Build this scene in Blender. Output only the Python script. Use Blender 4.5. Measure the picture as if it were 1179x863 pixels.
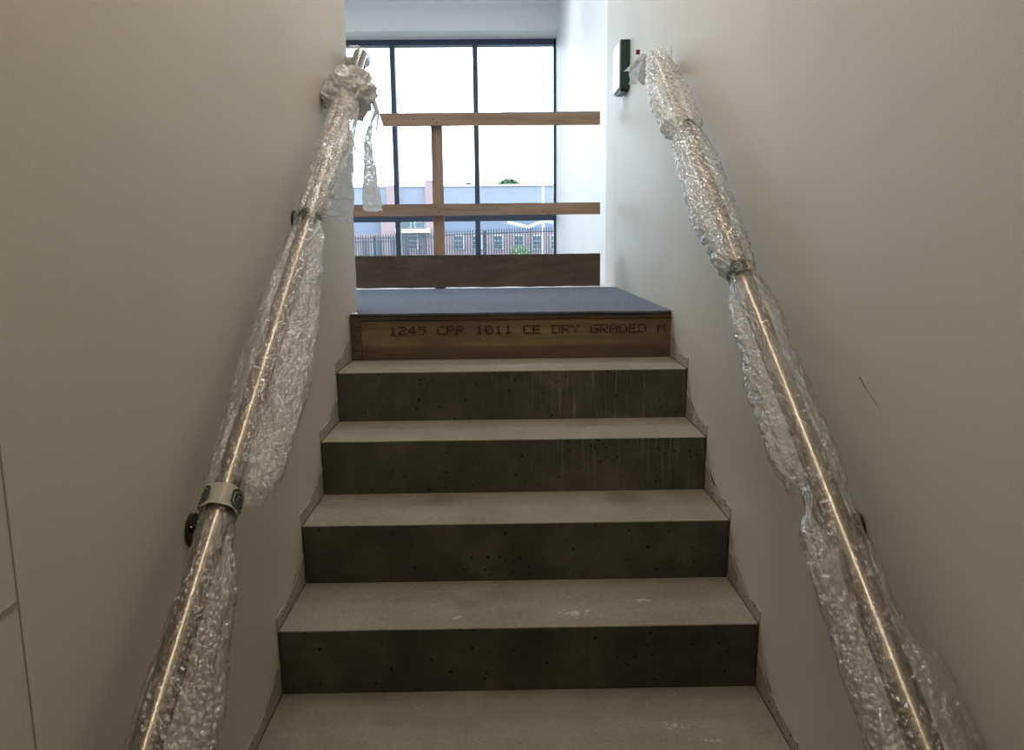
import bpy, bmesh, math, random
from mathutils import Vector, Matrix, noise
for o in list(bpy.data.objects): bpy.data.objects.remove(o)
sc = bpy.context.scene
C = sc.collection
# ------------------------------------------------------------------ camera
FPX, PITCH, ROLL, YAW = 920.02, 0.169083, -0.0105431, -0.0121246
CAM = Vector((0.566165, -1.578612, 1.124877))
H, G, W = 0.169986, 0.2782485, 1.2            # riser, going, stair width
cp, sp, cr, sr, cy, sy = math.cos(PITCH), math.sin(PITCH), math.cos(ROLL), math.sin(ROLL), math.cos(YAW), math.sin(YAW)
def _axis(r, d, u):
    X = cr*r - sr*u; U = sr*r + cr*u
    Y = cp*d + sp*U; Z = -sp*d + cp*U
    return Vector((cy*X - sy*Y, sy*X + cy*Y, Z))
AR, AD, AU = _axis(1,0,0), _axis(0,1,0), _axis(0,0,1)
def at(x, y, Y):                               # where the sight line of a measured point meets the plane at distance Y
    r = AD + AR*((x-589.5)/FPX) - AU*((y-431.5)/FPX)
    return CAM + r*((Y-CAM.y)/r.y)
cd = bpy.data.cameras.new('camera'); cam = bpy.data.objects.new('camera', cd); C.objects.link(cam)
cd.sensor_fit = 'HORIZONTAL'; cd.sensor_width = 36.0; cd.lens = FPX/1179*36.0; cd.clip_start = .02; cd.clip_end = 500
cam.matrix_world = Matrix(((AR.x, AU.x, -AD.x, CAM.x), (AR.y, AU.y, -AD.y, CAM.y), (AR.z, AU.z, -AD.z, CAM.z), (0,0,0,1)))
sc.camera = cam
# ------------------------------------------------------------------ world, light, exposure
SKY = 5.6
wd = bpy.data.worlds.new('overcast_sky'); sc.world = wd; wd.use_nodes = True
bg = wd.node_tree.nodes['Background']; bg.inputs[0].default_value = (0.80, 0.90, 1.0, 1); bg.inputs[1].default_value = SKY
sc.view_settings.view_transform = 'Standard'; sc.view_settings.look = 'None'
sc.view_settings.exposure = 0.0; sc.view_settings.gamma = 1.0; sc.view_settings.use_curve_mapping = False
sc.cycles.use_denoising = True
try: sc.cycles.denoiser = 'OPENIMAGEDENOISE'
except Exception: pass
sc.cycles.max_bounces = 10; sc.cycles.diffuse_bounces = 6; sc.cycles.glossy_bounces = 4
sc.cycles.transparent_max_bounces = 24; sc.cycles.transmission_bounces = 6
sc.cycles.caustics_reflective = False; sc.cycles.caustics_refractive = False
sc.cycles.sample_clamp_indirect = 6
def area(name, loc, rot, sx, sy_, power, col, portal=False):
    l = bpy.data.lights.new(name, 'AREA'); l.shape = 'RECTANGLE'; l.size = sx; l.size_y = sy_
    l.energy = power; l.color = col
    o = bpy.data.objects.new(name, l); C.objects.link(o); o.location = loc; o.rotation_euler = rot
    if portal: l.cycles.is_portal = True
    return o
area('window_portal', (-1.0, 7.70, 2.08), (math.radians(90), 0, math.radians(180)), 4.4, 2.5, 1, (1,1,1), portal=True)
LAMP_W, LAMP_COL = 35.5, (1.0, 0.87, 0.67)
FILL_W, FILL_COL = 20.0, (0.84, 0.92, 1.0)
# ------------------------------------------------------------------ materials
def mat(name, base=(.5,.5,.5), rough=.6, metal=0.0, spec=.5):
    m = bpy.data.materials.new(name); m.use_nodes = True
    b = m.node_tree.nodes['Principled BSDF']
    b.inputs['Base Color'].default_value = (*base, 1); b.inputs['Roughness'].default_value = rough
    b.inputs['Metallic'].default_value = metal; b.inputs['Specular IOR Level'].default_value = spec
    return m
def N(m, t, **kw):
    n = m.node_tree.nodes.new(t)
    for k, v in kw.items():
        if k in n.inputs: n.inputs[k].default_value = v
        else: setattr(n, k, v)
    return n
def L(m, a, b): m.node_tree.links.new(a, b)
def coords(m, scale=(1,1,1)):
    tc = N(m, 'ShaderNodeTexCoord'); mp = N(m, 'ShaderNodeMapping'); mp.inputs['Scale'].default_value = scale
    L(m, tc.outputs['Object'], mp.inputs['Vector']); return mp.outputs['Vector']
def ramp(m, fac, stops):
    r = N(m, 'ShaderNodeValToRGB'); el = r.color_ramp.elements
    while len(el) < len(stops): el.new(.5)
    for e, (p, c) in zip(el, stops): e.position = p; e.color = (*c, 1)
    L(m, fac, r.inputs['Fac']); return r.outputs['Color']
def mixc(m, fac, a, b, mode='MIX'):
    n = N(m, 'ShaderNodeMix', data_type='RGBA', blend_type=mode)
    for i, v in ((0, fac), (6, a), (7, b)):
        if hasattr(v, 'is_linked') or isinstance(v, bpy.types.NodeSocket): L(m, v, n.inputs[i])
        else: n.inputs[i].default_value = v if i == 0 else (*v, 1)
    return n.outputs[2]
def bump(m, h, strength, dist=.01):
    b = N(m, 'ShaderNodeBump', Strength=strength, Distance=dist); L(m, h, b.inputs['Height'])
    L(m, b.outputs['Normal'], m.node_tree.nodes['Principled BSDF'].inputs['Normal']); return b
def bsdf(m): return m.node_tree.nodes['Principled BSDF']
def noisy(name, stops, scale=(1,1,1), ns=4, detail=8, rough=.8, bs=.15, bd=.005, bscale=60, spec=.3):
    m = mat(name, rough=rough, spec=spec); v = coords(m, scale)
    n = N(m, 'ShaderNodeTexNoise', Scale=ns, Detail=detail); L(m, v, n.inputs['Vector'])
    L(m, ramp(m, n.outputs['Fac'], stops), bsdf(m).inputs['Base Color'])
    n2 = N(m, 'ShaderNodeTexNoise', Scale=bscale, Detail=4); L(m, v, n2.inputs['Vector']); bump(m, n2.outputs['Fac'], bs, bd)
    return m
M = {}
M['wall'] = noisy('painted_plaster', [(.3,(.60,.575,.525)),(.7,(.65,.625,.575))], ns=1.2, rough=.55, bs=.12, bd=.002, bscale=140)
M['wall_white'] = noisy('white_plaster', [(.3,(0.799,0.799,0.799)),(.7,(0.864,0.864,0.864))], ns=1.5, rough=.5, bs=.1, bd=.002, bscale=120)
M['bulkhead'] = noisy('grey_white_plasterboard', [(.3,(0.759,0.759,0.770)),(.7,(0.805,0.805,0.816))], ns=1.5, rough=.6, bs=.05, bd=.002)
M['bare'] = noisy('bare_grey_plaster_edge', [(.3,(.33,.315,.29)),(.7,(.42,.40,.37))], ns=14, rough=.9, bs=.3)
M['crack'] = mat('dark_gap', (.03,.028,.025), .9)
M['ceil'] = noisy('ceiling_tile', [(.3,(.72,.73,.74)),(.7,(.78,.79,.80))], ns=8, rough=.8, bs=.1)
# dusty tread concrete with stains
def tread_mat():
    m = mat('dusty_concrete', rough=.85, spec=.25); v = coords(m)
    n = N(m, 'ShaderNodeTexNoise', Scale=5, Detail=9, Roughness=.65); L(m, v, n.inputs['Vector'])
    c = ramp(m, n.outputs['Fac'], [(.28,(.18,.17,.137)),(.5,(.235,.222,.182)),(.75,(.29,.275,.23))])
    f = N(m, 'ShaderNodeTexNoise', Scale=120, Detail=3); L(m, v, f.inputs['Vector'])
    c = mixc(m, .16, c, ramp(m, f.outputs['Fac'], [(.3,(.10,.09,.07)),(.7,(.42,.40,.35))]))
    # flakes of white plaster
    w = N(m, 'ShaderNodeTexVoronoi', Scale=75); L(m, v, w.inputs['Vector'])
    a = N(m, 'ShaderNodeTexNoise', Scale=6.5, Detail=5, Roughness=.75); L(m, v, a.inputs['Vector'])
    fl = N(m, 'ShaderNodeMath', operation='LESS_THAN'); fl.inputs[1].default_value = .17; L(m, w.outputs['Distance'], fl.inputs[0])
    ar = N(m, 'ShaderNodeMath', operation='GREATER_THAN'); ar.inputs[1].default_value = .63; L(m, a.outputs['Fac'], ar.inputs[0])
    mu = N(m, 'ShaderNodeMath', operation='MULTIPLY'); L(m, fl.outputs[0], mu.inputs[0]); L(m, ar.outputs[0], mu.inputs[1])
    c = mixc(m, mu.outputs[0], c, (.55,.53,.48))
    # three rounded damp stains and two pale scuffs, at their own places
    tc = N(m, 'ShaderNodeTexCoord')
    dn = N(m, 'ShaderNodeTexNoise', Scale=22, Detail=4); L(m, tc.outputs['Object'], dn.inputs['Vector'])
    dn2 = N(m, 'ShaderNodeTexNoise', Scale=70, Detail=5, Roughness=.7); L(m, tc.outputs['Object'], dn2.inputs['Vector'])
    def spot(c, x, y, z, rx, ry, col, amt, thr=1.0, nz=None):
        mp = N(m, 'ShaderNodeMapping'); mp.inputs['Location'].default_value = (-x/rx, -y/ry, -z/.03); mp.inputs['Scale'].default_value = (1/rx, 1/ry, 1/.03)
        L(m, tc.outputs['Object'], mp.inputs['Vector'])
        ln = N(m, 'ShaderNodeVectorMath', operation='LENGTH'); L(m, mp.outputs[0], ln.inputs[0])
        ad = N(m, 'ShaderNodeMath', operation='MULTIPLY_ADD'); L(m, (nz or dn).outputs['Fac'], ad.inputs[0]); ad.inputs[1].default_value = 3.2 if nz else 1.6; L(m, ln.outputs['Value'], ad.inputs[2])
        mr = N(m, 'ShaderNodeMapRange'); mr.inputs['From Min'].default_value = 1.7 if nz else 1.2; mr.inputs['From Max'].default_value = 1.95 if nz else 1.85
        mr.inputs['To Min'].default_value = amt; mr.inputs['To Max'].default_value = 0; L(m, ad.outputs[0], mr.inputs['Value'])
        return mixc(m, mr.outputs[0], c, col)
    c = spot(c, .375, 2*G+.215, 2*H, .07, .06, (.12,.112,.095), .55)
    c = spot(c, .93, 2*G+.205, 2*H, .075, .06, (.12,.112,.095), .55)
    c = spot(c, .46, 1*G+.13, 1*H, .06, .03, (.13,.12,.10), .5)
    c = spot(c, .955, .12, 0, .045, .035, (.46,.43,.36), .8, nz=dn2)
    c = spot(c, 1.03, .06, 0, .05, .014, (.46,.43,.36), .8, nz=dn2)
    c = spot(c, .745, G+.075, H, .075, .045, (.55,.52,.46), .8, nz=dn2)
    c = spot(c, .93, G+.14, H, .05, .02, (.50,.47,.41), .8, nz=dn2)
    c = spot(c, .44, G+.06, H, .02, .02, (.55,.52,.46), .8, nz=dn2)
    c = spot(c, .60, 4*G+.10, 4*H, .08, .03, (.36,.34,.28), .5)
    L(m, c, bsdf(m).inputs['Base Color']); bump(m, f.outputs['Fac'], .2, .002); return m
M['tread'] = tread_mat()
def riser_mat():
    m = mat('cast_concrete', rough=.7, spec=.3); v = coords(m)
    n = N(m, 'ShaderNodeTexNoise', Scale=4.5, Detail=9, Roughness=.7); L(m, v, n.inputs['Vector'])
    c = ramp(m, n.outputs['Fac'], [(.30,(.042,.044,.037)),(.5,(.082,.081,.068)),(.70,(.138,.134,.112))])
    # drips running down, mostly to the right of the upper steps
    ds = N(m, 'ShaderNodeTexNoise', Scale=1, Detail=5, Roughness=.7); L(m, coords(m, (120,1,3.5)), ds.inputs['Vector'])
    dm = N(m, 'ShaderNodeTexNoise', Scale=2.6, Detail=1); L(m, v, dm.inputs['Vector'])
    sx = N(m, 'ShaderNodeSeparateXYZ'); L(m, v, sx.inputs[0])
    r1 = N(m, 'ShaderNodeMapRange'); [setattr(r1.inputs[k], 'default_value', x) for k, x in (('From Min', .45), ('From Max', .8))]; L(m, sx.outputs['X'], r1.inputs['Value'])
    r2 = N(m, 'ShaderNodeMapRange'); [setattr(r2.inputs[k], 'default_value', x) for k, x in (('From Min', .30), ('From Max', .55))]; L(m, sx.outputs['Z'], r2.inputs['Value'])
    r3 = N(m, 'ShaderNodeMapRange'); [setattr(r3.inputs[k], 'default_value', x) for k, x in (('From Min', .56), ('From Max', .70))]; L(m, ds.outputs['Fac'], r3.inputs['Value'])
    q = N(m, 'ShaderNodeMath', operation='MULTIPLY'); L(m, r1.outputs[0], q.inputs[0]); L(m, r2.outputs[0], q.inputs[1])
    q2 = N(m, 'ShaderNodeMath', operation='MULTIPLY'); L(m, q.outputs[0], q2.inputs[0]); L(m, r3.outputs[0], q2.inputs[1])
    c = mixc(m, q2.outputs[0], c, (.30,.29,.25))
    # air holes
    w = N(m, 'ShaderNodeTexVoronoi', Scale=26); L(m, v, w.inputs['Vector'])
    fl = N(m, 'ShaderNodeMapRange'); [setattr(fl.inputs[k], 'default_value', x) for k, x in (('From Min', .10), ('From Max', .13), ('To Min', 1), ('To Max', 0))]; L(m, w.outputs['Distance'], fl.inputs['Value'])
    c = mixc(m, fl.outputs[0], c, (.018,.017,.014))
    w2 = N(m, 'ShaderNodeTexVoronoi', Scale=62); L(m, v, w2.inputs['Vector'])
    k2 = N(m, 'ShaderNodeTexNoise', Scale=7, Detail=3); L(m, v, k2.inputs['Vector'])
    k3 = N(m, 'ShaderNodeMapRange'); [setattr(k3.inputs[k], 'default_value', x) for k, x in (('From Min', .48), ('From Max', .72), ('To Min', 0), ('To Max', .26))]; L(m, k2.outputs['Fac'], k3.inputs['Value'])
    k4 = N(m, 'ShaderNodeMath', operation='LESS_THAN'); L(m, w2.outputs['Distance'], k4.inputs[0]); L(m, k3.outputs[0], k4.inputs[1])
    c = mixc(m, k4.outputs[0], c, (.018,.017,.014))
    L(m, c, bsdf(m).inputs['Base Color']); bump(m, n.outputs['Fac'], .2, .004); return m
M['riser'] = riser_mat()
def wood(name, dark, mid, light, sc_=(2.2,30,30), ns=1.0, dirt=None):
    m = mat(name, rough=.75, spec=.25); v = coords(m, sc_)
    n = N(m, 'ShaderNodeTexNoise', Scale=ns, Detail=9, Roughness=.62, Distortion=.6); L(m, v, n.inputs['Vector'])
    c = ramp(m, n.outputs['Fac'], [(.28,dark),(.5,mid),(.72,light)])
    if dirt:
        d = N(m, 'ShaderNodeTexNoise', Scale=dirt[0], Detail=8, Roughness=.7); L(m, coords(m, (1,1,2.5)), d.inputs['Vector'])
        c = mixc(m, ramp(m, d.outputs['Fac'], [(.45,(0,0,0)),(.65,(1,1,1))]), c, dirt[1])
    L(m, c, bsdf(m).inputs['Base Color']); bump(m, n.outputs['Fac'], .25, .003); return m
M['beam'] = wood('sawn_softwood', (.25,.165,.12), (.36,.255,.19), (.44,.32,.24))
M['upright'] = wood('sawn_softwood_upright', (.25,.165,.12), (.36,.255,.19), (.44,.32,.24), (30,30,2.2))
M['toe'] = wood('dirty_scaffold_board', (.055,.042,.034), (.095,.073,.058), (.145,.115,.092), (5,18,18), 1.0, (7,(.085,.076,.067)))
M['timber'] = wood('graded_timber', (.13,.085,.045), (.235,.155,.08), (.31,.215,.12), (1.6,26,26), 1.0, (2.5,(.15,.11,.07)))
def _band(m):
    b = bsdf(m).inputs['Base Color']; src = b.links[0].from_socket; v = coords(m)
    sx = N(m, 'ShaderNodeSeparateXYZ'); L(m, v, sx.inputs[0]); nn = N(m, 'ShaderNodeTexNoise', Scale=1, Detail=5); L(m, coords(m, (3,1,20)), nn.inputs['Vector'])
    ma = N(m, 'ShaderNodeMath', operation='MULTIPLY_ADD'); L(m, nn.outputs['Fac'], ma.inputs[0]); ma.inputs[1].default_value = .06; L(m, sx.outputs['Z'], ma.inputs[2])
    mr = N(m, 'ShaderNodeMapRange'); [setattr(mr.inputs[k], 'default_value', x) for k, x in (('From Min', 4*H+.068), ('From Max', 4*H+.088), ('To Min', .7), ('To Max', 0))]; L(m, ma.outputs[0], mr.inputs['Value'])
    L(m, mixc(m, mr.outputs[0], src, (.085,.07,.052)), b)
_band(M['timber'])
M['ply'] = wood('weathered_board_edge', (.05,.04,.03), (.12,.09,.065), (.19,.14,.095), (4,60,60))
M['ink'] = mat('brown_stamp_ink', (.045,.022,.012), .9)
M['mat'] = noisy('charcoal_landing_mat', [(.3,(.085,.10,.13)),(.7,(.19,.22,.28))], ns=170, rough=.95, bs=.8, bd=.006, bscale=220)
M['screed'] = noisy('pale_screed', [(.3,(0.575,0.564,0.540)),(.7,(0.713,0.690,0.655))], ns=3, rough=.45, bs=.1)
M['frame'] = mat('dark_aluminium', (.036,.05,.082), .45, .0, .4)
M['steel'] = mat('brushed_stainless', (.27,.235,.19), .22, 1.0)
M['dark_steel'] = mat('dark_bracket_steel', (.06,.052,.042), .35, .8)
M['tape'] = mat('cream_packing_tape', (.72,.70,.62), .3)
M['tapeink'] = mat('dark_tape_print', (.012,.03,.035), .4)
M['redtape'] = mat('dark_red_tape', (.16,.01,.03), .5)
M['green'] = mat('dark_green_plastic', (.004,.035,.030), .4)
M['signface'] = mat('white_acrylic', (.85,.87,.88), .25)
M['screw'] = mat('screw_head', (.05,.045,.04), .5, .5)
def glass():
    m = bpy.data.materials.new('window_glass'); m.use_nodes = True; nt = m.node_tree; nt.nodes.clear()
    o = nt.nodes.new('ShaderNodeOutputMaterial'); mx = nt.nodes.new('ShaderNodeMixShader'); t = nt.nodes.new('ShaderNodeBsdfTransparent')
    g = nt.nodes.new('ShaderNodeBsdfGlossy'); g.inputs['Roughness'].default_value = .02
    f = nt.nodes.new('ShaderNodeFresnel'); f.inputs['IOR'].default_value = 1.45
    t.inputs['Color'].default_value = (.93,.96,.97,1)
    nt.links.new(f.outputs[0], mx.inputs[0]); nt.links.new(t.outputs[0], mx.inputs[1]); nt.links.new(g.outputs[0], mx.inputs[2]); nt.links.new(mx.outputs[0], o.inputs[0]); return m
M['glass'] = glass()
def film(name, haze, edge, bub=1.0, refr=0.0, tint=(.88,.88,.86), gl=.05, crease=.2, rs=40, bs=.8, tr=.45):
    """clear bubble wrap: mostly see-through, milky at its folds and edges, glinting on every bubble"""
    m = bpy.data.materials.new(name); m.use_nodes = True; nt = m.node_tree; nt.nodes.clear()
    n = lambda t: nt.nodes.new(t); l = nt.links.new
    o = n('ShaderNodeOutputMaterial'); tc = n('ShaderNodeTexCoord')
    v = n('ShaderNodeTexVoronoi'); v.inputs['Scale'].default_value = 105; l(tc.outputs['Object'], v.inputs['Vector'])
    cr1 = n('ShaderNodeTexNoise'); cr1.inputs['Scale'].default_value = 58; cr1.inputs['Detail'].default_value = 5; cr1.inputs['Distortion'].default_value = 1.2; l(tc.outputs['Object'], cr1.inputs['Vector'])
    b1 = n('ShaderNodeBump'); b1.inputs['Strength'].default_value = .75*bub; b1.inputs['Distance'].default_value = .004; b1.invert = True; l(v.outputs['Distance'], b1.inputs['Height'])
    b2 = n('ShaderNodeBump'); b2.inputs['Strength'].default_value = bs; b2.inputs['Distance'].default_value = .007; l(cr1.outputs['Fac'], b2.inputs['Height']); l(b1.outputs[0], b2.inputs['Normal'])
    g = n('ShaderNodeBsdfGlossy'); g.inputs['Roughness'].default_value = .13; g.inputs['Color'].default_value = (1,1,1,1); l(b2.outputs[0], g.inputs['Normal'])
    d = n('ShaderNodeBsdfDiffuse'); d.inputs['Color'].default_value = (*tint,1); l(b2.outputs[0], d.inputs['Normal'])
    tl = n('ShaderNodeBsdfTranslucent'); tl.inputs['Color'].default_value = (*tint,1)
    dt = n('ShaderNodeMixShader'); dt.inputs[0].default_value = tr; l(d.outputs[0], dt.inputs[1]); l(tl.outputs[0], dt.inputs[2])
    t = n('ShaderNodeBsdfTransparent'); t.inputs['Color'].default_value = (.975,.975,.975,1)
    if refr:
        t0 = t; rf = n('ShaderNodeBsdfRefraction'); rf.inputs['IOR'].default_value = 1.16; rf.inputs['Roughness'].default_value = .03; rf.inputs['Color'].default_value = (.93,.93,.92,1); l(b2.outputs[0], rf.inputs['Normal'])
        t = n('ShaderNodeMixShader'); t.inputs[0].default_value = refr; l(t0.outputs[0], t.inputs[1]); l(rf.outputs[0], t.inputs[2])
    lw = n('ShaderNodeLayerWeight'); lw.inputs['Blend'].default_value = .35
    mr = n('ShaderNodeMapRange'); mr.inputs['From Min'].default_value = .2; mr.inputs['From Max'].default_value = 1.0; mr.inputs['To Min'].default_value = haze; mr.inputs['To Max'].default_value = edge
    l(lw.outputs['Facing'], mr.inputs['Value'])
    rg = n('ShaderNodeTexNoise'); rg.noise_type = 'RIDGED_MULTIFRACTAL'; rg.inputs['Scale'].default_value = rs; rg.inputs['Detail'].default_value = 5; rg.inputs['Distortion'].default_value = .8; l(tc.outputs['Object'], rg.inputs['Vector'])
    rm = n('ShaderNodeMapRange'); rm.inputs['From Min'].default_value = .62; rm.inputs['From Max'].default_value = 1.1; rm.inputs['To Max'].default_value = crease; l(rg.outputs['Fac'], rm.inputs['Value'])
    bb = n('ShaderNodeMapRange'); bb.inputs['From Min'].default_value = .30; bb.inputs['From Max'].default_value = .62; bb.inputs['To Max'].default_value = crease*.5; l(v.outputs['Distance'], bb.inputs['Value'])
    ad = n('ShaderNodeMath'); ad.operation = 'ADD'; l(rm.outputs[0], ad.inputs[0]); l(bb.outputs[0], ad.inputs[1])
    wr = n('ShaderNodeMapRange'); wr.inputs['From Min'].default_value = .42; wr.inputs['From Max'].default_value = .72; wr.inputs['To Min'].default_value = .65; wr.inputs['To Max'].default_value = 2.0; l(cr1.outputs['Fac'], wr.inputs['Value'])
    mu = n('ShaderNodeMath'); mu.operation = 'MULTIPLY'; mu.use_clamp = True; l(mr.outputs[0], mu.inputs[0]); l(wr.outputs[0], mu.inputs[1])
    a2 = n('ShaderNodeMath'); a2.operation = 'ADD'; a2.use_clamp = True; l(mu.outputs[0], a2.inputs[0]); l(ad.outputs[0], a2.inputs[1])
    m1 = n('ShaderNodeMixShader'); l(a2.outputs[0], m1.inputs[0]); l(t.outputs[0], m1.inputs[1]); l(dt.outputs[0], m1.inputs[2])
    fr = n('ShaderNodeLayerWeight'); fr.inputs['Blend'].default_value = .5; l(b2.outputs[0], fr.inputs['Normal'])
    pw = n('ShaderNodeMath'); pw.operation = 'POWER'; pw.inputs[1].default_value = 4.0; l(fr.outputs['Facing'], pw.inputs[0])
    fm = n('ShaderNodeMapRange'); fm.inputs['To Min'].default_value = gl; fm.inputs['To Max'].default_value = .55; l(pw.outputs[0], fm.inputs['Value'])
    m2 = n('ShaderNodeMixShader'); l(fm.outputs[0], m2.inputs[0]); l(m1.outputs[0], m2.inputs[1]); l(g.outputs[0], m2.inputs[2])
    l(m2.outputs[0], o.inputs[0]); return m
M['film'] = film('bubble_wrap', .02, .18, 1.4, .13, gl=.10, bs=.7, crease=.20, rs=45)
M['film_mid'] = film('bubble_wrap_double', .09, .36, 1.3, .25, gl=.12, crease=.32, rs=30, bs=.5)
M['film_thick'] = film('bubble_wrap_layers', .30, .6, 1.1, 0, gl=.09, crease=.30, rs=25, bs=.28)
M['film_knot'] = film('bunched_bubble_wrap', 1.15, 1.3, .7, 0, (.74,.75,.76), gl=.04, crease=.2, bs=.25)
M['film_sheet'] = film('folded_bubble_wrap', 1.15, 1.35, 1.4, 0, (.84,.86,.88), gl=.05, crease=.35, bs=.35, tr=.68)
# exterior
M['clad'] = noisy('pale_blue_cladding', [(.3,(.15,.18,.24)),(.7,(.17,.20,.26))], ns=.5, rough=.6, bs=0)
M['clad2'] = noisy('grey_upper_cladding', [(.3,(.225,.25,.31)),(.7,(.245,.27,.33))], ns=.5, rough=.6, bs=0)
def brick():
    m = mat('red_brick', rough=.9); t = N(m, 'ShaderNodeTexBrick', Scale=4.0); t.inputs['Color1'].default_value = (.27,.175,.18,1); t.inputs['Color2'].default_value = (.33,.22,.22,1); t.inputs['Mortar'].default_value = (.3,.27,.27,1)
    mp = N(m, 'ShaderNodeMapping'); mp.inputs['Rotation'].default_value = (math.radians(90),0,0); tc = N(m, 'ShaderNodeTexCoord'); L(m, tc.outputs['Object'], mp.inputs[0]); L(m, mp.outputs[0], t.inputs['Vector'])
    L(m, t.outputs['Color'], bsdf(m).inputs['Base Color']); return m
M['brick'] = brick()
M['white'] = mat('white_painted_metal', (0.616,0.648,0.680), .5)
M['pane'] = mat('dark_window_pane', (0.046,0.076,0.090), .15)
M['fence'] = mat('galvanised_steel', (.03,.045,.07), .6, 0)
M['leaf'] = noisy('foliage', [(.3,(0.032,0.090,0.047)),(.7,(0.083,0.162,0.083))], ns=3, rough=.8, bs=0)
M['leaf2'] = noisy('fresh_foliage', [(.3,(0.162,0.277,0.097)),(.7,(0.277,0.407,0.162))], ns=3, rough=.8, bs=0)
M['bark'] = mat('bark', (.06,.05,.04), .9)
M['ground'] = noisy('asphalt_yard', [(.3,(0.162,0.180,0.180)),(.7,(0.227,0.245,0.245))], ns=.4, rough=.9, bs=0)
# ------------------------------------------------------------------ mesh helpers
def link(name, bm, m, parent=None, smooth=False):
    me = bpy.data.meshes.new(name); bm.normal_update(); bm.to_mesh(me); bm.free()
    for x in (m if isinstance(m, (list, tuple)) else [m]): me.materials.append(x)
    if smooth:
        for p in me.polygons: p.use_smooth = True
    o = bpy.data.objects.new(name, me); C.objects.link(o)
    if parent: o.parent = parent; o.matrix_parent_inverse = Matrix.Translation(-parent.location)
    return o
def thing(name, label, cat, loc=(0,0,0), group=None):
    o = bpy.data.objects.new(name, None); C.objects.link(o); o.location = loc; o.empty_display_size = .1
    o['label'] = label; o['category'] = cat
    if group: o['group'] = group
    return o
def tag(o, label, cat, group=None):
    o['label'] = label; o['category'] = cat
    if group: o['group'] = group
    return o
def struct(name, bm, m, parent=None):
    o = link(name, bm, m, parent)
    if not parent: o['kind'] = 'structure'
    return o
def box(bm, x0, x1, y0, y1, z0, z1, mi=0):
    v = [bm.verts.new(p) for p in ((x0,y0,z0),(x1,y0,z0),(x1,y1,z0),(x0,y1,z0),(x0,y0,z1),(x1,y0,z1),(x1,y1,z1),(x0,y1,z1))]
    for f in ((0,3,2,1),(4,5,6,7),(0,1,5,4),(1,2,6,5),(2,3,7,6),(3,0,4,7)):
        bm.faces.new([v[i] for i in f]).material_index = mi
    return v
def nb(): return bmesh.new()
def B(*a, bev=0):
    bm = nb(); box(bm, *a)
    if bev: bmesh.ops.bevel(bm, geom=bm.edges[:], offset=bev, segments=2, affect='EDGES', profile=.5)
    return bm
def tube(bm, pts, r, n=24, caps=True):
    pts = [Vector(p) for p in pts]; rings = []; up = None
    for i, p in enumerate(pts):
        t = (pts[min(i+1, len(pts)-1)] - pts[max(i-1, 0)]).normalized()
        if up is None:
            up = Vector((0,0,1)) if abs(t.z) < .9 else Vector((1,0,0))
        a = (up - t*up.dot(t)).normalized(); up = a; b = t.cross(a)
        rr = r[i] if isinstance(r, (list, tuple)) else r
        rings.append([bm.verts.new(p + a*math.cos(2*math.pi*k/n)*rr + b*math.sin(2*math.pi*k/n)*rr) for k in range(n)])
    for i in range(len(rings)-1):
        for k in range(n): bm.faces.new([rings[i][k], rings[i][(k+1)%n], rings[i+1][(k+1)%n], rings[i+1][k]])
    if caps: bm.faces.new(rings[0][::-1]); bm.faces.new(rings[-1])
    return rings
def rough_board(x0, x1, y0, y1, z0, z1, amp=.002, seed=0, nx=60):
    """a board with slightly wandering edges"""
    bm = nb(); rings = []
    for i in range(nx+1):
        x = x0 + (x1-x0)*i/nx; ring = []
        for j, (y, z) in enumerate(((y0,z0),(y1,z0),(y1,z1),(y0,z1))):
            w = noise.noise(Vector((x*9+seed*7, j*5.3, seed)))*amp + noise.noise(Vector((x*45+seed, j*3.1, seed+9)))*amp*.5
            ring.append(bm.verts.new((x, y + w*.4, z + w)))
        rings.append(ring)
    for a, b in zip(rings, rings[1:]):
        for k in range(4): bm.faces.new([a[k], a[(k+1)%4], b[(k+1)%4], b[k]])
    bm.faces.new(rings[0]); bm.faces.new(rings[-1][::-1])
    bmesh.ops.recalc_face_normals(bm, faces=bm.faces[:]); return bm
# ------------------------------------------------------------------ the room shell
ZL, ZC = 5*H, 3.55           # landing level, ceiling level
YW, YE = 7.80, 1.565         # window plane, end of the left stair wall
ZB = -4*H                    # floor the flight starts from
XL = -3.4
struct('wall_left', B(-.16, 0, -4.0, YE, ZB, ZC), M['wall'])
struct('wall_right', B(W, W+.16, -4.0, 3.32, ZB, ZC), M['wall'])
struct('wall_right_beyond', B(W+.004, W+.16, 3.32, YW+.12, ZL-.2, ZC+.1), M['wall_white'])
struct('wall_back', B(-.16, W+.16, -4.12, -4.0, ZB, ZC), M['wall'])
struct('wall_left_far', B(XL-.12, XL, YE-.3, YW+.12, ZL-.2, ZC+.1), M['wall_white'])
struct('wall_left_return', B(XL, -.16, YE-.16, YE, ZL-.2, ZC), M['wall_white'])
struct('floor', B(-.16, W+.16, -4.0, -3*G, ZB-.1, ZB), M['tread'])
struct('floor_landing', B(XL, W+.004, 5*G+.05, YW+.1, ZL-.12, ZL), M['screed'])
bm = nb(); box(bm, -.16, W+.16, -4.12, YE, ZC, ZC+.08); struct('ceiling', bm, M['wall_white'])
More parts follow.
